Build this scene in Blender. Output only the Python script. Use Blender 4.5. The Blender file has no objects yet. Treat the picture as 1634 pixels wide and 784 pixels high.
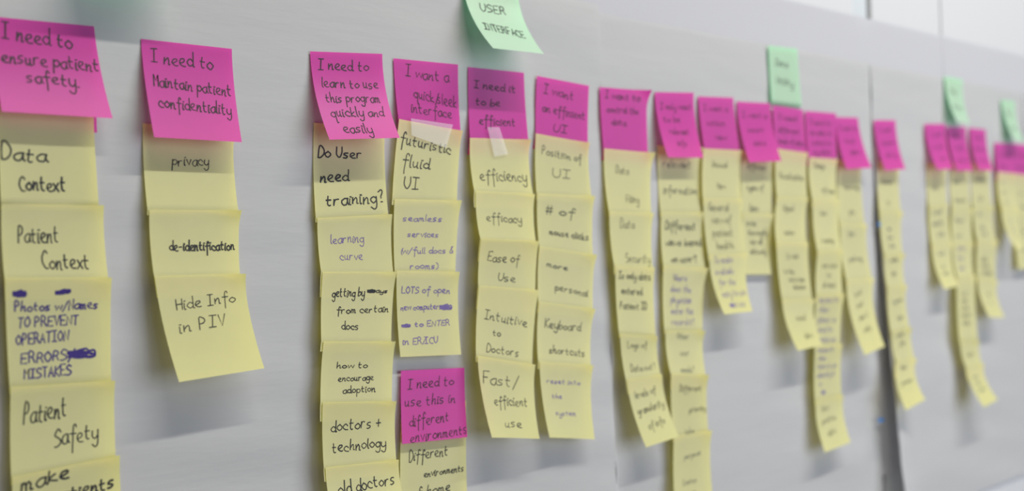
import bpy, math, random
from mathutils import Vector, Matrix
# ------------------------------------------------------------------ camera
W_PX, H_PX = 1634.0, 784.0
F_PX = 1768.0                      # focal length in pixels of the 1634 px wide frame
DW = 0.912                         # distance camera -> wall
CAM_Z = 1.45
dv = Vector((2720-817, 345-392, F_PX)).normalized()      # camera coords: x right, y down, z forward
gv = Vector((0.033, 1.0, 0.0)); gv = (gv - dv*gv.dot(dv)).normalized()   # "down"
yv = gv.cross(dv)                                        # into the wall, fixed below
if yv.z < 0: yv = -yv
CAM = Vector((0, -DW, CAM_Z))
def cam2world(v): return Vector((v.dot(dv), v.dot(yv), -v.dot(gv)))
sc = bpy.context.scene
cd = bpy.data.cameras.new('camera'); cam = bpy.data.objects.new('camera', cd); sc.collection.objects.link(cam)
r = cam2world(Vector((1, 0, 0))); u = cam2world(Vector((0, -1, 0))); b = cam2world(Vector((0, 0, -1)))
cam.matrix_world = Matrix(((r.x, u.x, b.x, CAM.x), (r.y, u.y, b.y, CAM.y), (r.z, u.z, b.z, CAM.z), (0, 0, 0, 1)))
cd.sensor_width = 36; cd.lens = F_PX/W_PX*36; cd.clip_start = 0.02
cd.dof.use_dof = True; cd.dof.focus_distance = 1.05; cd.dof.aperture_fstop = 2.7
sc.camera = cam
# ------------------------------------------------------------------ light
wd = bpy.data.worlds.new('world'); sc.world = wd; wd.use_nodes = True
bg = wd.node_tree.nodes['Background']; bg.inputs[0].default_value = (0.80, 0.87, 1.0, 1); bg.inputs[1].default_value = 0.05
def area(name, loc, target, sx, sy, power, col):
    ld = bpy.data.lights.new(name, 'AREA'); ld.shape = 'RECTANGLE'; ld.size = sx; ld.size_y = sy
    ld.energy = power; ld.color = col
    o = bpy.data.objects.new(name, ld); sc.collection.objects.link(o); o.location = loc
    d = Vector(target)-Vector(loc); o.rotation_euler = d.to_track_quat('-Z', 'Y').to_euler()
    return o
area('ceiling_strip_light', (1.5, -1.45, 3.55), (1.5, 0, 1.40), 3.1, 0.06, 75, (1.0, 0.965, 0.89))
area('window_light', (2.3, -2.6, 1.45), (0.8, 0, 1.3), 2.8, 1.8, 51, (0.83, 0.885, 1.0))
sc.view_settings.view_transform = 'Standard'; sc.view_settings.look = 'None'
sc.view_settings.gamma = 1; sc.view_settings.use_curve_mapping = False
sc.view_settings.exposure = 0.11
# ------------------------------------------------------------------ helpers
def ray(px, py): return cam2world(Vector(((px-817)/F_PX, (py-392)/F_PX, 1.0)))
def at(px, py, h=0.0):
    """point seen at a pixel, h metres in front of the wall"""
    d = ray(px, py); t = (-h - CAM.y)/d.y
    return CAM + d*t
def tag(o, label=None, cat=None, group=None, kind=None):
    for k, v in (('label', label), ('category', cat), ('group', group), ('kind', kind)):
        if v: o[k] = v
    return o
def mesh_obj(name, verts, faces, mat, parent=None, smooth=True):
    me = bpy.data.meshes.new(name); me.from_pydata([tuple(v) for v in verts], [], faces); me.update()
    if smooth: me.polygons.foreach_set('use_smooth', [True]*len(me.polygons))
    if mat: me.materials.append(mat)
    o = bpy.data.objects.new(name, me); sc.collection.objects.link(o)
    if parent: o.parent = parent
    return o
def box(name, x0, x1, y0, y1, z0, z1, mat, parent=None, bev=0.0):
    vs = [(x, y, z) for x in (x0, x1) for y in (y0, y1) for z in (z0, z1)]
    fs = [(0,1,3,2), (4,6,7,5), (0,4,5,1), (2,3,7,6), (0,2,6,4), (1,5,7,3)]
    o = mesh_obj(name, vs, fs, mat, parent, False)
    if bev:
        m = o.modifiers.new('bevel', 'BEVEL'); m.width = bev; m.segments = 2
    return o
def srgb(r, g, b): return tuple((c/255/12.92 if c/255 <= .04045 else ((c/255+.055)/1.055)**2.4) for c in (r, g, b)) + (1,)
def paper_mat(name, col, trans=0.25, var=0.04, bump=0.05, scale=(60, 60, 60), dist=0.0006, fine=True, tcol=None):
    m = bpy.data.materials.new(name); m.use_nodes = True; nt = m.node_tree; n = nt.nodes; n.clear()
    out = n.new('ShaderNodeOutputMaterial'); mix = n.new('ShaderNodeMixShader'); mix.inputs[0].default_value = trans
    df = n.new('ShaderNodeBsdfDiffuse'); tr = n.new('ShaderNodeBsdfTranslucent'); df.inputs['Roughness'].default_value = .4
    tc = n.new('ShaderNodeTexCoord'); mp = n.new('ShaderNodeMapping'); mp.inputs['Scale'].default_value = scale
    nz = n.new('ShaderNodeTexNoise'); nz.inputs['Scale'].default_value = 1; nz.inputs['Detail'].default_value = 4
    nt.links.new(tc.outputs['Object'], mp.inputs[0]); nt.links.new(mp.outputs[0], nz.inputs['Vector'])
    mx = n.new('ShaderNodeMix'); mx.data_type = 'RGBA'
    mx.inputs[6].default_value = tuple(c*(1-var) for c in col[:3])+(1,); mx.inputs[7].default_value = tuple(min(1, c*(1+var)) for c in col[:3])+(1,)
    nt.links.new(nz.outputs[0], mx.inputs[0]); nt.links.new(mx.outputs[2], df.inputs[0])
    tr.inputs[0].default_value = tcol or col
    bp = n.new('ShaderNodeBump'); bp.inputs['Strength'].default_value = bump; bp.inputs['Distance'].default_value = dist
    nt.links.new(nz.outputs[0], bp.inputs['Height']); nt.links.new(bp.outputs[0], df.inputs['Normal'])
    nt.links.new(df.outputs[0], mix.inputs[1]); nt.links.new(tr.outputs[0], mix.inputs[2])
    gl = n.new('ShaderNodeBsdfGlossy'); gl.inputs['Roughness'].default_value = .5; gl.inputs[0].default_value = (1, 1, 1, 1)
    fr = n.new('ShaderNodeFresnel'); fr.inputs[0].default_value = 1.45; m2 = n.new('ShaderNodeMixShader')
    nt.links.new(fr.outputs[0], m2.inputs[0]); nt.links.new(mix.outputs[0], m2.inputs[1]); nt.links.new(gl.outputs[0], m2.inputs[2]); nt.links.new(m2.outputs[0], out.inputs[0])
    return m
def plain_mat(name, col, rough=0.6, spec=0.3, var=0.03, scale=8):
    m = bpy.data.materials.new(name); m.use_nodes = True; nt = m.node_tree; p = nt.nodes['Principled BSDF']
    nz = nt.nodes.new('ShaderNodeTexNoise'); nz.inputs['Scale'].default_value = scale
    mx = nt.nodes.new('ShaderNodeMix'); mx.data_type = 'RGBA'
    mx.inputs[6].default_value = tuple(c*(1-var) for c in col[:3])+(1,); mx.inputs[7].default_value = tuple(min(1, c*(1+var)) for c in col[:3])+(1,)
    nt.links.new(nz.outputs[0], mx.inputs[0]); nt.links.new(mx.outputs[2], p.inputs['Base Color'])
    p.inputs['Roughness'].default_value = rough; p.inputs['Specular IOR Level'].default_value = spec
    return m
M = {
 'yellow': paper_mat('yellow_note_paper', (0.90, 0.895, 0.50, 1), 0.50, 0.03, tcol=(0.98, 0.84, 0.03, 1)),
 'pink': paper_mat('pink_note_paper', (0.78, 0.036, 0.50, 1), 0.48, 0.03, tcol=(.95, .03, .34, 1)),
 'green': paper_mat('green_note_paper', (0.76, 0.97, 0.74, 1), 0.50, 0.03, tcol=(.06, .85, .34, 1)),
 'chart': paper_mat('chart_paper', (0.60, 0.598, 0.588, 1), 0.22, 0.015, 0.5, (6, 6, 30), 0.004),
 'backing': paper_mat('backing_paper', (0.585, 0.583, 0.605, 1), 0.12, 0.01, 0.1, (3, 3, 12), 0.004),
 'panel': plain_mat('white_wall_panel', (0.60, 0.605, 0.61, 1), 0.4, 0.3, 0.01),
 'post': plain_mat('pale_grey_metal', (0.55, 0.585, 0.60, 1), 0.5),
 'wall': plain_mat('wall_core', (0.55, 0.57, 0.60, 1), 0.8),
 'floor': plain_mat('floor_carpet', (0.42, 0.41, 0.40, 1), 0.9, 0.1, 0.15, 60),
 'black': plain_mat('black_marker_ink', (0.030, 0.032, 0.032, 1), 0.6, 0.2),
 'purple': plain_mat('violet_marker_ink', (0.045, 0.028, 0.17, 1), 0.6, 0.2),
 'faint': plain_mat('violet_pen_ink', (0.16, 0.12, 0.30, 1), 0.6, 0.2),
 'greyink': plain_mat('grey_pen_ink', (0.10, 0.11, 0.10, 1), 0.6, 0.2),
 'blue': plain_mat('blue_tape', (0.02, 0.22, 0.62, 1), 0.5),
 'spot': plain_mat('yellow_highlighter', (0.95, 0.80, 0.05, 1), 0.6),
}
tp = bpy.data.materials.new('clear_tape'); tp.use_nodes = True; nt = tp.node_tree; nt.nodes.clear()
_o = nt.nodes.new('ShaderNodeOutputMaterial'); _m = nt.nodes.new('ShaderNodeMixShader'); _t = nt.nodes.new('ShaderNodeBsdfTransparent')
_g = nt.nodes.new('ShaderNodeBsdfPrincipled'); _g.inputs['Base Color'].default_value = (.85, .85, .85, 1); _g.inputs['Roughness'].default_value = .35
_m.inputs[0].default_value = 0.16; nt.links.new(_t.outputs[0], _m.inputs[1]); nt.links.new(_g.outputs[0], _m.inputs[2]); nt.links.new(_m.outputs[0], _o.inputs[0])
M['tape'] = tp
# ------------------------------------------------------------------ setting
X_SEAM = at(1505, 40).x
X_P0, X_P1 = at(1366, 20).x, at(1394, 20).x
wall = box('wall_back', -1.2, 4.4, 0.022, 0.12, 0.0, 3.1, M['wall']); tag(wall, kind='structure')
for x0, x1 in ((-1.2, X_P0-.0015), (X_P1+.0015, X_SEAM-.0025), (X_SEAM+.0025, 4.4)):
    box('wall_panel', x0, x1, 0.004, 0.0218, 0.0, 3.1, M['panel'], wall, 0.0015)
box('wall_post', X_P0, X_P1, 0.012, 0.0218, 0.0, 3.1, M['post'], wall, 0.001)
fl = box('floor', -1.2, 4.4, -3.0, 0.12, -0.05, 0.0, M['floor']); tag(fl, kind='structure')
# ------------------------------------------------------------------ paper sheets
XA = at(953, 20).x                 # seam between the left and the middle chart sheet
XB = at(1388, 110).x               # seam between the middle and the right chart sheet
Z_TOP = at(1385, 100).z
Z_BOT = at(1560, 784).z
Z_BACK = at(1634, 88).z
XD = at(1631, 150).x
def smooth(t): t = max(0.0, min(1.0, t)); return t*t*(3-2*t)
def sheet_lift(x, z):
    """how far the chart paper stands off the wall"""
    h = 0.0
    depth = max(0.0, (Z_TOP - z)/(Z_TOP - Z_BOT))
    if x <= XA+.004:
        h += 0.008*smooth((depth-.15)/.85)*math.exp(-((XA-x)/0.10)**2) 
    if XB <= x <= XB+.6:
        h += 0.042*max(0, (depth-.12)/.88)**1.3*math.exp(-((x-XB)/0.085)**1.5 if x > XB else 0)
    return h
def ripple(x, z, s):
    return 0.0017*math.sin(38*z + 5*x + s + 1.5*math.sin(7*x+s)) * (0.5+0.5*math.sin(9*x - 4*z + 2*s)) + 0.0007*math.sin(90*z+11*x+s*2)*(0.5+0.5*math.sin(13*x+6*z))
def sheet(name, x0, x1, z0, z1, y, mat, s, label, nx=60, nz=60, lift=True, tilt=0.0):
    vs, fs = [], []
    for j in range(nz+1):
        for i in range(nx+1):
            x = x0+(x1-x0)*i/nx; z = z0+(z1-z0)*j/nz
            h = sheet_lift(x, z) if lift else 0
            e = min(1, (z1-z)/.05)
            vs.append((x, -(y + h + 0.0012 + (ripple(x, z, s)*e if lift else ripple(x, z, s)*.2)), z + tilt*(x-x0)))
    for j in range(nz):
        for i in range(nx):
            a = j*(nx+1)+i; fs.append((a, a+1, a+nx+2, a+nx+1))
    o = mesh_obj(name, vs, fs, mat); tag(o, label, 'paper sheet', 'chart paper sheets on the wall')
    return o
sheet('backing_paper', -1.0, X_SEAM-.0005, Z_BOT+.08, Z_BACK, -0.003, M['backing'], 1, 'cool grey backing paper strip showing above the warm chart sheets, left of the wall seam', 40, 20, False)
sheet('backing_paper', X_SEAM+.0005, 3.6, Z_BOT+.08, Z_BACK, -0.003, M['backing'], 2, 'cool grey backing paper strip at the upper right, right of the wall seam', 40, 20, False)
sheet('chart_paper', -0.85, XA, Z_BOT, Z_TOP+.01, 0.0016, M['chart'], 0, 'left white chart paper sheet carrying the six leftmost note columns', 110, 90)
sheet('chart_paper', XA+.0004, XB-.003, Z_BOT, Z_TOP, 0.0, M['chart'], 2, 'middle white chart paper sheet between the seam and the dark gap', 60, 80)
sheet('chart_paper', XB, XD-.002, Z_BOT, Z_TOP-.002, 0.0, M['chart'], 4, 'right white chart paper sheet whose left edge curls off the wall', 90, 80)
sheet('chart_paper', XD, XD+.8, Z_BOT, Z_TOP-.003, 0.0, M['chart'], 5, 'farthest chart paper sheet, just a sliver at the right frame edge', 20, 20)
BASE = 0.0045                      # notes start this far off the wall, just above the paper
# ------------------------------------------------------------------ handwriting (single-stroke letters)
G = {
'a':'46 26 05 04 13 33 45|46 44 53','b':'09 03|04 26 45 44 23 03','c':'45 26 05 04 23 43','d':'45 26 05 04 23 44|49 44 43 53','e':'04 35 36 16 05 04 23 43',
'f':'48 39 28 24 20|06 46','g':'45 26 05 04 23 44|46 41 20 01','h':'09 03|04 26 35 33 43','i':'06 03 13|07 17','j':'26 21 00|27 37','k':'09 03|36 04 43','l':'09 04 13',
'm':'06 03|05 16 25 23|25 36 45 43 53','n':'06 03|04 26 35 33 43','o':'26 05 04 23 44 45 26','p':'06 00|05 26 45 44 23 04','q':'45 26 05 04 23 44|46 40 50','r':'06 03|04 16 36',
's':'36 16 05 34 23 03','t':'18 14 23 33|06 36','u':'06 04 13 34|36 33 43','v':'06 23 46','w':'06 13 36 53 66','x':'06 43|46 03','y':'06 04 23 44|46 41 20 01','z':'06 46 03 43',
'A':'03 29 43|15 35','B':'03 09 29 38 26 06|26 45 33 03','C':'48 29 07 05 23 43','D':'03 09 29 47 45 23 03','E':'49 09 03 43|06 36','F':'49 09 03|06 36','G':'48 29 07 05 23 44 46 26',
'H':'09 03|49 43|06 46','I':'09 49|29 23|03 43','J':'09 49|29 24 13 04','K':'09 03|49 06 43','L':'09 03 43','M':'03 09 26 49 43','N':'03 09 43 49','O':'29 07 05 23 45 47 29',
'P':'03 09 29 38 37 26 06','Q':'29 07 05 23 45 47 29|25 43','R':'03 09 29 38 37 26 06|26 43','S':'48 29 07 26 45 44 23 03','T':'09 49|29 23','U':'09 05 23 45 49','V':'09 23 49',
'W':'09 13 26 33 49','X':'09 43|49 03','Y':'09 26 49|26 23','Z':'09 49 03 43','0':'29 07 05 23 45 47 29','1':'09 03','?':'08 29 38 26 25|23 33','/':'49 02','(':'29 17 14 22','[':'39 19 12 32',']':'09 29 22 02',
')':'09 27 24 02','&':'43 18 39 04 23 45','#':'19 13|39 33|07 47|05 45','+':'27 23|05 45','-':'05 35','.':'03 13','\'':'19 07',',':'13 02','!':'09 05|03 13',
'~':'06 45 04 46 65 35 05 67 64 24 06 85 94 54 34 76 96 94 64 46 85'}
SHARP = set('EFHIKLMNTVWXYZAvwxz/-+#.[]')
def strokes(ch, sub):
    out = []
    for s in G.get(ch, '').split('|'):
        p = [(float(q[0]), float(q[1])-3) for q in s.split()]
        if not p: continue
        if ch in SHARP or len(p) < 3: out.append(p); continue
        q = []
        for i in range(len(p)-1):
            p0, p1, p2, p3 = p[max(0, i-1)], p[i], p[i+1], p[min(len(p)-1, i+2)]
            for k in range(sub):
                t = k/sub
                q.append(tuple(.5*((2*p1[a])+(-p0[a]+p2[a])*t+(2*p0[a]-5*p1[a]+4*p2[a]-p3[a])*t*t+(-p0[a]+3*p1[a]-3*p2[a]+p3[a])*t**3) for a in (0, 1)))
        q.append(p[-1]); out.append(q)
    return out
def text_width(s): return sum(10.5 if c == '~' else (3.2 if c == ' ' else (2.2 if c in 'il/\'.(' else (6.4 if c in 'mw' else 5.2))) for c in s)
def adv(c): return text_width(c)
def write(note, surf, wq, hq, lines, mat, pen, rng, sub):
    """lines: (text, u0, v_baseline, width fraction, cap height in m, slope)"""
    for (s, u0, v0, wf, ch, slope) in lines:
        vs, fs = [], []
        unit = ch/6.0; tw = max(1, text_width(s)); ux = wf*wq/tw       # metres per grid unit, x
        cx = 0
        for c in s:
            jy = rng.uniform(-.35, .35); sh = rng.uniform(.05, .22); sy = rng.uniform(.9, 1.1)
            for st in strokes(c, sub):
                pts = []
                for (x, y) in st:
                    X = (cx + x*.95 + y*sh)*ux + rng.uniform(-.12, .12)*ux; Y = (y*sy + jy)*unit + rng.uniform(-.12, .12)*unit
                    pts.append((u0 + X/wq, v0 - Y/hq - slope*(X/wq)))
                n0 = len(vs)
                pm = [(p[0]*wq, p[1]*hq) for p in pts]
                pw = .9*pen*rng.uniform(.85, 1.15)*(1.7 if c == '~' else 1)
                for i, p in enumerate(pm):
                    a = pm[max(0, i-1)]; b2 = pm[min(len(pm)-1, i+1)]
                    dx, dy = b2[0]-a[0], b2[1]-a[1]; L = math.hypot(dx, dy) or 1
                    nx, ny = -dy/L*pw/2, dx/L*pw/2
                    ex = (dx/L*pw*.4*(-1 if i == 0 else 1), dy/L*pw*.4*(-1 if i == 0 else 1)) if i in (0, len(pm)-1) else (0, 0)
                    for sg in (1, -1):
                        uu = min(.985, max(.012, (p[0]+ex[0]+sg*nx)/wq)); vv = min(1.3, max(.01, (p[1]+ex[1]+sg*ny)/hq))
                        vs.append(surf(uu, vv, 0.00022))
                for i in range(len(pm)-1):
                    a = n0+2*i; fs.append((a, a+1, a+3, a+2))
            cx += adv(c)
        if vs: mesh_obj('handwriting', vs, fs, M[mat], note, True)
# ------------------------------------------------------------------ notes
def auto_h(px, py, x_ref, lo, hi):
    d = ray(px, py)
    t = (x_ref - CAM.x)/d.x
    h = -(CAM.y + d.y*t)
    return max(lo, min(hi, h))
def floor_h(px, py, h):
    p = at(px, py, h); return max(h, sheet_lift(p.x, p.z) + BASE)
def lerp(a, b, t): return a + (b-a)*t
CNT = [0]
def make_note(col, segs, off, lines, pen, ink, label, group, tail=0.0, curl=0.0, gpow=1.6, cup=0.0):
    """segs: list of (A,B,C,D) world corners top-left, top-right, bottom-left, bottom-right; first is the visible part"""
    CNT[0] += 1; rng = random.Random(CNT[0]*7+3)
    ju = 0.0
    def quad(k, u_, v_):
        A, B, C, D = segs[k]
        top = A.lerp(B, u_); bot = C.lerp(D, u_)
        p = top.lerp(bot, v_)
        p.y = lerp(top.y, bot.y, abs(v_)**gpow if bot.y <= top.y else v_)
        return p
    def surf(u_, v_, extra=0.0):
        if v_ <= 1 or len(segs) < 2: p = quad(0, u_, v_)
        else: p = quad(1, u_, v_-1)
        vv_ = v_-1 if v_ > 1 else v_
        w = (-.0018*max(0, vv_*(1-vv_))*4 - (.0004 if v_ > 1 else 0) if col == 'yellow' else 0) + cup*(u_-.5)**2*4*(v_ if v_ <= 1 else 0) + curl*max(0, u_-.6)**2/.16*max(0, 1-v_*3)**2
        return Vector((p.x, p.y - off - extra - w, p.z))
    nu, nv, ntl = 10, 14, 5
    rows = [j/nv for j in range(nv+1)] + ([1+tail*(j+1)/ntl for j in range(ntl)] if tail and len(segs) > 1 else [])
    tj0, tj1 = (rng.uniform(.0, .03), rng.uniform(.005, .05)) if tail and col == 'yellow' else (0, 0)
    vs, fs = [], []
    for v_ in rows:
        for i in range(nu+1):
            uu = i/nu
            e = min(1, max(0, v_))**1.5
            uu = lerp(0-tj0*e, 1-tj1*e, uu)
            vs.append(surf(uu, v_))
    for j in range(len(rows)-1):
        for i in range(nu):
            a = j*(nu+1)+i; fs.append((a, a+nu+1, a+nu+2, a+1))
    A, B, C, D = segs[0]
    cen = (A+B)*.5
    o = mesh_obj('sticky_note', [v-cen for v in vs], fs, M[col]); o.location = cen
    label = ' '.join(label.split()); tag(o, label, 'sticky note', group)
    if len(label.split()) > 16: print('LONG', label)
    wq = (B-A).length; hq = (C-A).length
    if lines:
        h = write(o, lambda a, b2, e: surf(a, b2, e)-cen, wq, hq, lines, ink, pen, rng, 3 if A.x < .9 else 2)
    return o
def auto_lines(txt, wq, hq, u0=.12, v0=.22, v1=.9, size=None, slope=0.0, wmax=.82):
    """txt: list of strings; leading spaces indent"""
    n = len(txt); out = []
    if not n: return out
    step = (v1-v0)/max(1, n) ; cap = size or min(.011, step*hq*.62)
    for i, s in enumerate(txt):
        ind = len(s)-len(s.lstrip(' ')); t = s.strip()
        w = text_width(t)*cap/6.0*.78/wq
        uu = u0+ind*.06; w = min(w, wmax-ind*.06+ .02)
        out.append((t, uu, v0+step*(i+.75), w, cap, slope))
    return out
ORD = ['first', 'second', 'third', 'fourth', 'fifth', 'sixth', 'seventh', 'eighth']
def quad_pts(q, hT, hB):
    """q: TL, TR, BR, BL pixels"""
    (a, b2, c, d) = q
    return (at(a[0], a[1], hT), at(b2[0], b2[1], hT), at(d[0], d[1], hB), at(c[0], c[1], hB))
def header(col, q, hB, txt, label, group, hT=None, hi=.055, size=None, u0=.1, v0=.04, v1=.8, slope=0.0, pen=.0012, curl=0.0, gpow=1.9, full=None, hBR=None):
    hT = BASE if hT is None else hT
    hT = floor_h(q[0][0], q[0][1], hT)
    x_ref = at(q[0][0], q[0][1], hT).x
    if hB is None: hB = auto_h(q[3][0], q[3][1], x_ref, hT+.002, hi)
    hB = floor_h(q[3][0], q[3][1], hB)
    A, B, C, D = quad_pts(q, hT, hB)
    if hBR is not None: D = at(q[2][0], q[2][1], hBR)
    wq = (B-A).length; hq = (C-A).length
    print('HDR %-40s w %.0f h %.0f lift %.0f mm' % (label[:40], wq*1000, hq*1000, hB*1000))
    segs = [(A, B, C, D)]; t = 0
    if full:                                         # continues behind the note stuck on its lower edge
        E = C+(C-A).normalized()*full; F_ = D+(D-B).normalized()*full; E.y = C.y+.0035; F_.y = D.y+.0035
        segs.append((C, D, E, F_)); t = 1
    lines = auto_lines(txt, wq, hq, u0, v0, v1, size, slope) if txt and isinstance(txt[0], str) else (txt or [])
    return make_note(col, segs, 0.0, lines, pen, 'black' , label, group, tail=t, curl=curl, gpow=gpow), hB
def column(nodes, notes, where, h0=None, hmin=.004, hmax=.05, layer=0.0005, group='yellow notes'):
    """nodes: (xl, yl, xr, yr[, h]) top edges, the last is the free bottom edge; notes: (lines, ink, pen[, options])"""
    x_ref = None; hs = []
    for i, nd in enumerate(nodes):
        if len(nd) > 4: h = nd[4]
        elif i == 0: h = h0 if h0 is not None else BASE
        else:
            h = auto_h(nd[0], nd[1], x_ref, min(hmin+.0022*i, .016), hmax)
            h = max(h, hs[-1]+.0004)
            h = min(h, hs[-1]+.028)
        h = floor_h(nd[0], nd[1], h)
        if i == 0: x_ref = at(nd[0], nd[1], h).x
        hs.append(h)
    P = [(at(n[0], n[1], h), at(n[2], n[3], h)) for n, h in zip(nodes, hs)]
    print('COL %-30s lifts %s' % (where[:30], ' '.join('%.0f' % (h*1000) for h in hs)), '| h', ' '.join('%.0f' % ((P[i][0]-P[i+1][0]).length*1000) for i in range(len(P)-1)), '| w %.0f' % ((P[0][0]-P[0][1]).length*1000))
    for i, nt_ in enumerate(notes):
        txt, ink, pen = nt_[:3]; opt = nt_[3] if len(nt_) > 3 else {}
        A, B = P[i]; C, D = P[i+1]
        segs = [(A, B, C, D)]; tail = 0.0
        if i+2 < len(P):
            segs.append((P[i+1][0], P[i+1][1], P[i+2][0], P[i+2][1]))
            vis = (C-A).length; nxt = (P[i+2][0]-C).length
            tail = max(.08, min(.85, (0.076-vis)/nxt))
        wq = (B-A).length; hq = (C-A).length
        o2 = {k: v for k, v in opt.items() if k in ('u0', 'v0', 'v1', 'size', 'slope', 'wmax')}
        lines = auto_lines(txt, wq, hq, **o2) if txt and isinstance(txt[0], str) else (txt or [])
        words = opt.get('say') or (' '.join(t.strip() for t in txt if '~' not in t) if txt and isinstance(txt[0], str) else '')
        last = i == len(notes)-1
        if opt.get('dim'): desc = 'yellow note with %s, %s %s' % (opt['dim'], ORD[i], where)
        else: desc = "yellow note reading '%s', %s %s" % (words, ORD[i], where)
        g = group
        make_note('yellow', segs, i*layer, lines, pen, ink, desc, g, tail, curl=opt.get('curl', .0015 + .003*((i*7+3*CNT[0])%5)/5), gpow=1.7, cup=opt.get('cup', 0.0))
    return hs
PH = 'pink header notes'; YG = 'yellow notes in hanging columns'; GH = 'green topic notes above the pink row'
BK, PU, FA, GR = 'black', 'purple', 'faint', 'greyink'
# --- green notes
header('green', [(738,-34), (826,-24), (868,86), (787,77)], .050, [('USER', .22, .43, .48, .0105, -.03), ('INTERFACE', .12, .70, .74, .0095, -.10)], "large green note reading 'USER INTERFACE' at the top edge", GH, pen=.0016)
header('green', [(92,-190), (245,-172), (285,-27), (140,-45)], .040, [], 'green note just above the frame casting the blue shadow at upper left', GH)
header('green', [(1226,73), (1272,78), (1279,168), (1231,162)], .0065, [('Data', .22, .34, .42, .010, -.02), ('Utility', .2, .66, .6, .010, -.05)], "flat green note reading 'Data Utility' above the middle of the row", GH, pen=.0011, full=.004)
header('green', [(1507,122), (1536,127), (1548,198), (1527,194)], None, [('The', .25, .35, .4, .009, -.02), ('future', .22, .68, .6, .009, -.05)], 'lifted green note above the three close pink notes at right', GH, hi=.04, pen=.0010)
header('green', [(1598,159), (1620,162), (1635,227), (1619,224)], None, [('My', .25, .35, .3, .009, -.02), ('team', .25, .70, .5, .009, -.05)], 'lifted green note nearest the right frame edge', GH, hi=.04, pen=.0010)
# --- column 1
header('pink', [(-14,40), (149,56), (155,212), (-8,200)], .0052, [], 'pink note mostly hidden behind the patient safety pink note', PH)
header('pink', [(-14,26), (150,42), (180,189), (3,178)], None, [('I need to', .09, .22, .68, .0125, -.06), ('ensure patient', .07, .47, .93, .0115, -.02), ('safety.', .27, .66, .5, .0115, -.03)], "pink note reading 'I need to ensure patient safety', leftmost in row", PH, pen=.0013, hi=.032)
column([(-2,165,148,178), (2,325,164,328), (7,444,176,443,.014), (16,618,181,607,.012), (18,762,188,726,.014), (24,920,200,880)],
 [([('Data', .02, .56, .47, .0125, 0), ('Context', .18, .86, .47, .0120, .02)], BK, .0016, {'say':'Data Context', 'cup':.001}),
  ([('Patient', .15, .52, .40, .0135, .05), ('Context', .36, .88, .46, .0130, .03)], BK, .0013, {'say':'Patient Context'}),
  ([('~', .07, .18, .13, .008, 0), ('~', .46, .16, .16, .0045, .12), ('Photos w/ Names', .08, .31, .80, .0075, .02), ('TO PREVENT', .10, .46, .58, .0075, .03), ('OPERATION', .08, .62, .50, .0078, .06), ('ERRORS/', .11, .79, .48, .0080, .03), ('~', .55, .79, .32, .0125, 0), ('MISTAKES', .13, .93, .46, .0078, .02)], PU, .0013, {'say':'Photos with names to prevent operation errors'}),
  ([('Patient', .12, .44, .42, .0170, .12), ('Safety', .40, .74, .43, .0150, .03)], BK, .0013, {'say':'Patient Safety'}),
  ([('make', .08, .16, .46, .0115, .10), ('patients', .36, .37, .60, .0110, .10)], BK, .0017, {'say':'make patients'})],
 'under pink patient safety note', group=YG, h0=.0078, hmax=.016)
# --- column 2
header('pink', [(225,62), (370,78), (386,227), (246,219)], None, [('I need to', .09, .22, .70, .0125, -.04), ('Maintain patient', .09, .47, .88, .0110, -.05), ('confidentiality', .11, .68, .83, .0110, -.04)], "pink note reading 'I need to maintain patient confidentiality', second in row", PH, pen=.0012, hi=.034, gpow=1.5)
column([(228,197,372,208), (238,335,382,336), (246,441,388,437), (285,610,421,588,.036)],
 [([('privacy', .30, .47, .42, .0095, .05)], BK, .0010, {'say':'privacy'}),
  ([('de-identification', .20, .62, .74, .0085, .0)], BK, .0015, {'say':'de-identification'}),
  ([('Hide Info', .18, .34, .70, .0100, .08), ('in PIV', .16, .55, .56, .0100, .05)], BK, .0010, {'say':'Hide Info in PIV'})],
 'under pink confidentiality note', group=YG)
# --- column 3
header('pink', [(495,82), (610,86), (638,220), (526,223)], None, [('I need to', .09, .20, .72, .0115, -.01), ('learn to use', .11, .40, .80, .0105, -.01), ('this program', .12, .57, .78, .0100, .0), ('quickly and', .14, .74, .76, .0100, .0), ('easily', .24, .92, .42, .0100, -.03)], "pink note reading 'I need to learn to use this program quickly and easily'", PH, pen=.0012, hi=.034)
column([(501,196,613,203), (506,348,624,342), (514,434,630,434), (515,545,628,545), (513,642,629,640), (517,746,632,733), (546,885,664,865,.038)],
 [([('Do User', .06, .36, .63, .0100, .0), ('need', .08, .62, .40, .0115, .04), ('training?', .13, .88, .82, .0120, .03)], BK, .0016, {'say':'Do user need training'}),
  ([('learning', .16, .48, .46, .0085, .05), ('curve', .26, .78, .32, .0080, .0)], FA, .0009, {'say':'learning curve'}),
  ([('getting by', .14, .36, .45, .0085, .03), ('~ays', .62, .30, .30, .0040, .0), ('from certain', .20, .60, .74, .0065, .03), ('docs', .26, .83, .25, .0075, .0)], BK, .0011, {'say':'getting by from certain docs'}),
  ([('how to', .20, .44, .44, .0058, .0), ('encourage', .22, .66, .50, .0060, .03), ('adoption', .28, .86, .46, .0065, .06)], BK, .0010, {'say':'how to encourage adoption'}),
  ([('doctors +', .11, .46, .70, .0110, .05), ('technology', .11, .78, .76, .0105, .02)], BK, .0012, {'say':'doctors and technology'}),
  ([('old doctors', .14, .34, .80, .0125, .06)], BK, .0014, {'say':'old doctors'})],
 'under pink learn-to-use note', group=YG, hmin=.008, hmax=.018)
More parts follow.
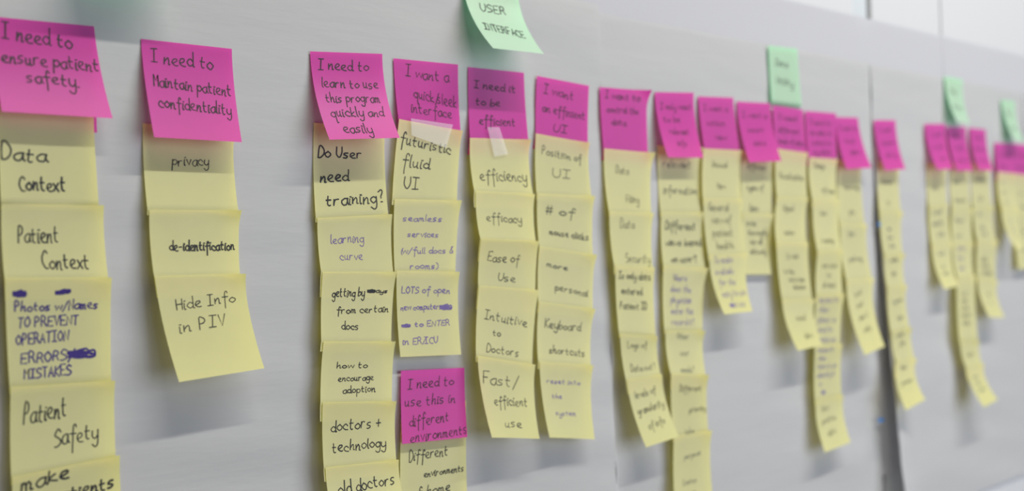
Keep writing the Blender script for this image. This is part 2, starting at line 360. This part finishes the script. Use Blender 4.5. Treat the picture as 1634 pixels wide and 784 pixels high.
# --- column 4
_, hb = header('pink', [(628,93), (731,103), (735,209), (636,190)], .010, [('I want a', .17, .27, .70, .0110, -.03), ('quick/sleek', .28, .60, .70, .0115, -.08), ('interface', .22, .84, .66, .0100, .02)], "pink note reading 'I want a quick/sleek interface', fourth in row", PH, pen=.0010, full=.018)
column([(637,190,736,209,.0108), (629,318,734,320), (632,432,730,434), (638,570,735,566,.0145)],
 [([('futuristic', .05, .30, .82, .0120, -.06), ('fluid', .10, .58, .44, .0130, -.02), ('UI', .14, .86, .24, .0120, .0)], BK, .0013, {'say':'futuristic fluid UI'}),
  ([('seamless', .13, .30, .62, .0060, .0), ('services', .20, .52, .50, .0058, .0), ('(w/ full docs &', .08, .76, .86, .0062, .02), ('rooms)', .22, .97, .50, .0062, .02)], FA, .0010, {'say':'seamless services'}),
  ([('LOTS of open', .08, .26, .80, .0068, .0), ('new computers', .06, .46, .68, .0060, .02), ('~', .68, .47, .24, .0090, .0), ('~ to ENTER', .06, .66, .80, .0055, .02), ('in ER/ICU', .06, .86, .58, .0062, .02)], FA, .0011, {'say':'LOTS of open new computers'})],
 'under pink sleek interface note', group=YG, hmax=.016)
header('pink', [(640,592), (741,587), (746,698), (642,709)], .013, [('I need to', .10, .26, .74, .0105, .03), ('use this in', .06, .50, .80, .0100, .02), ('different', .12, .77, .62, .0110, .04), ('environments', .12, .99, .90, .0105, .05)], "low pink note reading 'I need to use this in different environments'", PH, hT=.008, pen=.0010)
column([(641,648,744,640,.008), (640,860,748,846,.010)],
 [([('Different', .13, .43, .60, .0110, .04), ('environments', .35, .56, .62, .0070, .03), ('of home', .16, .70, .60, .0090, .03)], BK, .0012, {'say':'Different environments', 'curl':0.0})],
 'under low pink different environments note', group=YG)
# --- column 5
header('pink', [(747,107), (836,116), (843,222), (750,220)], .009, [('I need it', .10, .28, .76, .0090, -.04), ('to be', .12, .52, .44, .0085, -.03), ('efficient', .17, .80, .64, .0095, -.02)], "pink note reading 'I need it to be efficient', fifth in row", PH, pen=.0012, full=.018)
column([(750,220,844,223,.0098), (759,305,852,310), (767,381,858,385), (763,456,857,463,.018), (760,568,851,582,.020), (780,698,856,700,.031)],
 [([('efficiency', .12, .78, .82, .0120, .02)], BK, .0011, {'say':'efficiency', 'curl':.004}),
  ([('efficacy', .16, .62, .62, .0085, .0)], BK, .0010, {'say':'efficacy'}),
  ([('Ease of', .14, .46, .56, .0095, -.02), ('Use', .32, .86, .32, .0080, .0)], BK, .0010, {'say':'Ease of Use'}),
  ([('Intuitive', .12, .46, .76, .0095, -.06), ('to', .27, .68, .15, .0070, .0), ('Doctors', .16, .92, .58, .0085, .0)], BK, .0010, {'say':'Intuitive to Doctors'}),
  ([('Fast/', .06, .34, .60, .0130, .0), ('efficient', .22, .60, .66, .0110, .04), ('use', .36, .86, .36, .0095, .0)], BK, .0011, {'say':'Fast/efficient use', 'cup':.003})],
 'under pink be-efficient note', group=YG)
# --- column 6
header('pink', [(857,121), (940,137), (938,227), (855,212)], .008, [('I want', .13, .27, .60, .0105, -.06), ('an efficient', .12, .60, .84, .0095, -.02), ('UI', .32, .92, .30, .0100, .0)], "pink note reading 'I want an efficient UI', sixth in row", PH, pen=.0012, full=.018)
column([(855,213,938,228,.0088), (857,309,946,313), (860,393,949,407), (859,482,946,493), (859,577,942,583,.016), (873,698,945,701,.024)],
 [([('Position of', .12, .32, .76, .0095, -.08), ('UI', .30, .70, .36, .0110, -.02)], BK, .0010, {'say':'Position of UI'}),
  ([('# of', .14, .38, .56, .0090, .0), ('mouse clicks', .20, .74, .72, .0068, -.04)], BK, .0012, {'say':'# of mouse clicks'}),
  ([('more', .14, .34, .40, .0060, -.06), ('personal', .30, .74, .62, .0075, -.08)], BK, .0011, {'say':'more personal'}),
  ([('Keyboard', .13, .42, .68, .0100, .0), ('shortcuts', .20, .84, .70, .0085, -.03)], BK, .0012, {'say':'Keyboard shortcuts'}),
  ([('reset into', .12, .28, .68, .0055, .0), ('the', .20, .48, .22, .0055, .0), ('system', .24, .70, .44, .0060, .0)], FA, .0009, {'say':'reset into the system', 'cup':.002})],
 'under pink efficient-UI note', group=YG)
# --- column 7
header('pink', [(957,139), (1032,145), (1034,243), (963,236)], .008, [('I want to', .10, .17, .76, .0085, -.02), ('control the', .13, .40, .70, .0085, .0), ('data', .22, .60, .32, .0080, .0)], "pink note reading 'I want to control the data', seventh in row", PH, pen=.0011, curl=.009, full=.015)
column([(964,237,1041,244,.0088), (972,338,1041,340), (981,424,1042,427), (988,533,1046,537), (998,606,1053,597), (1029,714,1081,697,.032)],
 [(['  Data', '', '     Filing'], BK, .0009, {'say':'Data Filing', 'size':.0095, 'v0':.2, 'curl':.006}),
  (['  Data', '', '   Security'], BK, .0009, {'say':'Data Security', 'size':.0105, 'v0':.05, 'v1':1.0}),
  (['Is only data', ' entered', 'Patient ID'], BK, .0012, {'size':.0085, 'v0':.02, 'v1':.68, 'u0':.08}),
  ([' Logs of', '', ' Data set?'], BK, .0009, {'size':.0085, 'v0':.1, 'v1':.92}),
  ([('levels of', .16, .30, .62, .0090, .05), ('granularity', .12, .54, .80, .0095, .05), ('of info', .28, .78, .52, .0090, .05)], BK, .0010, {'say':'levels of granularity of info'})],
 'under pink control-the-data note', group=YG, hmax=.017)
# --- column 8
header('pink', [(1045,147), (1107,148), (1123,252), (1066,251)], None, [('I only want', .10, .26, .84, .0085, .0), ('to be', .14, .46, .46, .0085, .0), ('relevant', .24, .64, .54, .0085, .0), ('info', .38, .82, .26, .0085, .0)], "pink note reading 'I only want to be relevant info', eighth in row", PH, pen=.0010, hi=.034)
column([(1050,232,1119,236), (1055,339,1121,339), (1058,424,1126,428), (1061,528,1121,528), (1069,597,1126,598,.017), (1073,697,1130,686,.013), (1075,815,1136,806,.014)],
 [([('relevant', .12, .32, .66, .0100, .0), ('information', .10, .72, .82, .0105, .0)], BK, .0011, {'say':'relevant information'}),
  ([('Different', .10, .32, .74, .0105, .0), ('views based', .10, .62, .86, .0085, .03), ('on user?', .20, .92, .62, .0085, .04)], BK, .0015, {'say':'Different views based on user'}),
  (['  Where', ' does the', ' physician', ' enter the', ' record it?'], FA, .0011, {'say':'Where does the physician enter', 'v0':.1, 'v1':.95}),
  (['   Other', '', '    user', '', '   needs?'], GR, .0008, {'size':.0075, 'v0':.05, 'v1':1.0}),
  (['  Different', '', '      priority', '', '   jobs'], BK, .0009, {'size':.0080, 'v0':.15, 'v1':1.05}),
  (['   purpose', '', '  [notes', '    cal]'], GR, .0008, {'say':'purpose notes', 'size':.0070, 'v0':.2, 'v1':.9, 'slope':.05})],
 'under pink relevant-info note', group=YG)
# --- column 9
header('pink', [(1114,154), (1170,156), (1180,238), (1124,237)], .009, [('I want a', .12, .27, .70, .0085, .0), ('within', .16, .56, .54, .0080, .0), ('view', .34, .82, .34, .0080, .0)], "pink note reading 'I want a within view', ninth in row", PH, pen=.0009, full=.012)
column([(1123,237,1183,240,.0098), (1122,316,1183,318), (1131,408,1191,405), (1155,502,1200,497,.034)],
 [(['  Unusual', '', '    View'], BK, .0009, {'size':.0080, 'v0':.2, 'v1':.85}),
  (['General', ' view of', ' patient', '  health'], BK, .0010, {'v0':.05, 'v1':.95}),
  (['To make', 'available', ' for the', ' easy to use', '   ~is use'], FA, .0010, {'say':'To make available', 'v0':.0, 'v1':.95})],
 'under pink within-view note', group=YG)
# --- column 10
header('pink', [(1176,162), (1229,165), (1247,257), (1196,259)], None, [('I want a', .12, .26, .76, .0085, .0), ('secure', .22, .50, .50, .0085, .0), ('data', .30, .72, .38, .0080, .0)], "pink note reading 'I want a secure data', tenth in row", PH, pen=.0009, hi=.032)
column([(1184,240,1237,243), (1185,341,1232,342), (1190,438,1230,438,.008)],
 [(['', ' Different', '', ' types of', '', '  Data'], BK, .0011, {'say':'Different types of Data', 'size':.0085, 'v0':.0, 'v1':1.0}),
  (['to be', ' thoroughly', '  view all', '  data only', ''], BK, .0010, {'v0':.08, 'v1':.85})],
 'under pink secure-data note', group=YG, hmin=.003, hmax=.008)
# --- column 11
header('pink', [(1233,168), (1281,175), (1287,243), (1238,237)], .008, [('I need', .16, .30, .62, .0080, .0), ('different', .12, .60, .72, .0080, .0), ('kinds of data', .10, .86, .86, .0075, .0)], "pink note reading 'I need different kinds of data' below flat green note", PH, hT=.0062, pen=.0010, full=.02)
column([(1238,237,1288,244,.0092), (1240,314,1288,316), (1238,386,1287,387,.016), (1247,478,1297,478), (1272,560,1311,551,.036)],
 [(['', 'Visualization', ''], BK, .0010, {'u0':.1}),
  (['  Signal', '', '   noise'], BK, .0010, {'size':.0085, 'v0':.1}),
  (['', '   Is vital', '', ' to the', '   care team', '     decision'], BK, .0009, {'say':'Is vital to the care team decision', 'v0':.05, 'v1':.85}),
  (['', '    visual', '', '      data'], BK, .0009, {'v0':.1, 'v1':.85})],
 'under pink kinds-of-data note', group=YG)
# --- column 12
header('pink', [(1285,177), (1334,181), (1335,252), (1290,252)], .008, [('I need to', .12, .28, .72, .0075, .0), ('be able to', .14, .50, .72, .0075, .0), ('switch to', .16, .72, .68, .0075, .0), ('my data', .2, .92, .6, .0075, .0)], "pink note reading 'I need to be able to switch', just left of trust-data pink", PH, pen=.0009, full=.012)
column([(1291,251,1335,254,.0088), (1297,318,1338,320), (1304,402,1343,400,.020), (1302,469,1345,469,.018), (1299,550,1341,549,.014), (1299,640,1342,630,.013), (1314,722,1355,706,.026)],
 [([' Change', '', '     of team'], BK, .0010, {'size':.0080, 'v0':.02}),
  (['   less', '', '  training'], BK, .0009, {'size':.0078, 'v0':.1}),
  (['  not used', '     to', '  all need'], BK, .0009, {'size':.0075}),
  (['access to', 'other', 'places we', 'need to', 'reach out'], FA, .0011, {'say':'access to other places', 'v0':.02, 'v1':1.0}),
  (['access it', 'when', 'there is an', 'identity &', ' is', '  ~'], FA, .0011, {'say':'access it when there is', 'v0':.02, 'v1':.95}),
  (['  less', ' positive', '   data'], BK, .0009, {'size':.0085, 'slope':.05, 'v0':.05, 'v1':.8})],
 'under pink switch note', group=YG)
# --- column 13
header('pink', [(1333,187), (1369,188), (1391,268), (1351,270)], None, [('I want to', .12, .25, .76, .0075, .0), ('trust', .26, .50, .46, .0080, .0), ('data', .36, .72, .40, .0080, .0)], "lifted pink note reading 'I want to trust data', left of the dark gap", PH, pen=.0009, hi=.036)
column([(1337,255,1373,257), (1340,356,1381,358), (1350,448,1392,444), (1379,567,1411,553,.042)],
 [(['', '  reporting', '', '     pts'], BK, .0010, {'size':.0078, 'v0':.1}),
  (['   find', '', '  pathway', ''], GR, .0010, {'size':.0082, 'v0':.05, 'v1':.95}),
  (['   quick', '   small', '   ideas &', '    easily', ''], BK, .0009, {'say':'quick small ideas easily', 'size':.0078, 'slope':.08, 'v0':.1, 'v1':.95})],
 'under pink trust-data note', group=YG)
# --- column 14
header('pink', [(1395,192), (1429,192), (1445,270), (1413,272)], None, [('I want', .2, .25, .6, .0075, .06), ('to know', .2, .50, .66, .0075, .04), ('all my', .26, .74, .56, .0075, .02)], 'lifted pink note standing alone just right of the dark gap', PH, pen=.0009, hi=.036)
column([(1402,256,1435,258), (1404,339,1438,338), (1411,405,1441,405), (1415,458,1443,455), (1421,531,1451,523), (1428,576,1458,572), (1443,655,1474,638,.052)],
 [(['', ' Journal', '', '    to'], BK, .0009, {'size':.0075, 'v0':.1}),
  (['', '    ~', '   form', '   works'], GR, .0010, {'say':'form works', 'size':.0065, 'v0':.1}),
  (['   mobile', '', '    app', ''], BK, .0009, {'size':.0075, 'v0':.1}),
  (['   system', '', '     logic', ''], GR, .0010, {'size':.0075, 'v0':.25, 'v1':1.0, 'slope':.06}),
  (['  works', '    jobs', ''], BK, .0010, {'size':.0075, 'slope':.06, 'v0':.0}),
  (['   Risk', '', '  process', '', ''], BK, .0011, {'size':.0078, 'slope':.03, 'v0':.1})],
 'under the lone pink note', group=YG, hmax=.06)
# --- columns 15-17
header('pink', [(1476,198), (1509,198), (1521,270), (1496,271)], None, [('I need', .2, .28, .6, .0075, .04), ('to find', .2, .55, .6, .0075, .04), ('care', .4, .80, .4, .0075, .04)], 'left one of three lifted pink notes under a lifted green note', PH, pen=.0008, hi=.036)
column([(1480,260,1512,262), (1482,331,1512,326), (1487,390,1519,386), (1506,462,1528,457,.030)],
 [(['', '  query', ''], GR, .0009, {'size':.0080, 'v0':.2}),
  ([' I would', ' identify', '    other'], GR, .0010, {'size':.0078, 'v0':.0, 'slope':.06}),
  (['   needs', '', '    the', '   context', ''], GR, .0009, {'size':.0072, 'v0':.15})],
 'under left of three pinks', group=YG)
header('pink', [(1511,202), (1541,203), (1553,273), (1527,272)], None, [('Our', .3, .25, .4, .0075, .0), ('staff', .25, .52, .5, .0075, .0), ('wants it', .2, .80, .7, .0075, .0)], 'middle one of three lifted pink notes under a lifted green note', PH, pen=.0008, hi=.018)
column([(1516,260,1547,262), (1519,333,1551,334), (1520,387,1552,387), (1526,440,1554,440,.016), (1530,545,1560,544,.018), (1540,586,1566,580), (1568,650,1590,638,.046)],
 [(['', ' need', '', ' document'], BK, .0009, {'size':.0080, 'v0':.1}),
  (['', ' Patient', '', ' notes'], GR, .0009, {'size':.0075, 'v0':.0}),
  (['  access', '  from', '  home'], FA, .0010, {'size':.0078, 'v0':.0, 'slope':.05}),
  (['   in a', '  team', '  of our', '  doctors', '  today', ''], BK, .0009, {'say':'in a team of our doctors', 'size':.0078, 'slope':.06}),
  (['', '   alerts', ''], BK, .0010, {'size':.0075, 'slope':.05}),
  (['   know', '    the', '   status', ''], GR, .0009, {'size':.0072, 'slope':.06})],
 'under middle of three pinks', group=YG)
header('pink', [(1547,204), (1573,207), (1585,273), (1562,271)], None, [('I want', .2, .25, .6, .0075, .0), ('data to', .18, .52, .7, .0075, .0), ('move', .2, .80, .6, .0075, .0)], 'right one of three lifted pink notes under a lifted green note', PH, pen=.0008, hi=.036)
column([(1551,260,1579,262), (1553,330,1583,330), (1559,384,1590,384), (1559,446,1589,448), (1578,507,1602,507,.030)],
 [(['', ' transport', '', '   of it'], BK, .0010, {'size':.0080, 'v0':.0}),
  (['  set', '', '   plan', '  [visit]'], GR, .0009, {'size':.0075, 'v0':.1}),
  (['', '  family', '  can also', '  participate'], BK, .0009, {'say':'family can also participate', 'size':.0072}),
  (['', '     visit', '', '      it', '', ''], GR, .0008, {'size':.0072})],
 'under right of three pinks', group=YG)
# --- columns 18-19
header('pink', [(1587,228), (1616,229), (1618,277), (1592,275)], .009, [('I would', .15, .45, .7, .0075, .0), ('like', .2, .85, .4, .0075, .0)], 'pink note at right under the last green note, left of the cut one', PH, pen=.0008, full=.015)
column([(1592,274,1617,277,.0098), (1598,332,1623,333,.017), (1620,397,1634,396,.040)],
 [(['  to', '', '  see', '', '   my'], GR, .0008, {'size':.0075}),
  (['     my', '     own', '     data', '     first', '     now'], FA, .0008, {'say':'my own data', 'size':.0065})],
 'under the pink note left of the cut one', group=YG)
header('pink', [(1614,229), (1647,233), (1650,281), (1617,277)], .0075, [('I wish', .2, .40, .6, .0075, .0), ('to share', .15, .80, .8, .0078, .0)], 'pink note cut by the right frame edge', PH, pen=.0011, full=.015)
column([(1617,277,1649,281,.0085), (1620,340,1652,343,.010), (1625,430,1657,426,.014)],
 [(['', '   our', '', '   team'], GR, .0009, {'size':.0075}), (['   with', '', '   them', ''], GR, .0009, {'size':.0075})],
 'at the right frame edge', group=YG, hmax=.014)
# ------------------------------------------------------------------ small things
def strip(name, q, h, mat, label, cat):
    pts = [at(x, y, h) for x, y in q]; c = sum(pts, Vector())/4
    vs = [p-c for p in pts] + [p-c+Vector((0, .00015, 0)) for p in pts]
    o = mesh_obj(name, vs, [(0,1,2,3), (7,6,5,4), (0,4,5,1), (1,5,6,2), (2,6,7,3), (3,7,4,0)], mat, None, False); o.location = c
    return tag(o, label, cat)
strip('clear_tape', [(656,189), (723,199), (712,236), (657,216)], .0138, M['tape'], 'clear tape patch over the join of the sleek interface pink note', 'tape')
strip('clear_tape', [(778,203), (797,203), (811,246), (789,250)], .0122, M['tape'], 'clear tape patch over the join of the be-efficient pink note', 'tape')
strip('blue_tape', [(1401,355), (1409,356), (1409,361), (1401,361)], .0100, M['blue'], 'upper tiny blue tape bit at the dark gap between sheets', 'tape')
strip('blue_tape', [(1401,669), (1411,668), (1410,673), (1402,674)], .0080, M['blue'], 'lower tiny blue tape bit at the dark gap between sheets', 'tape')
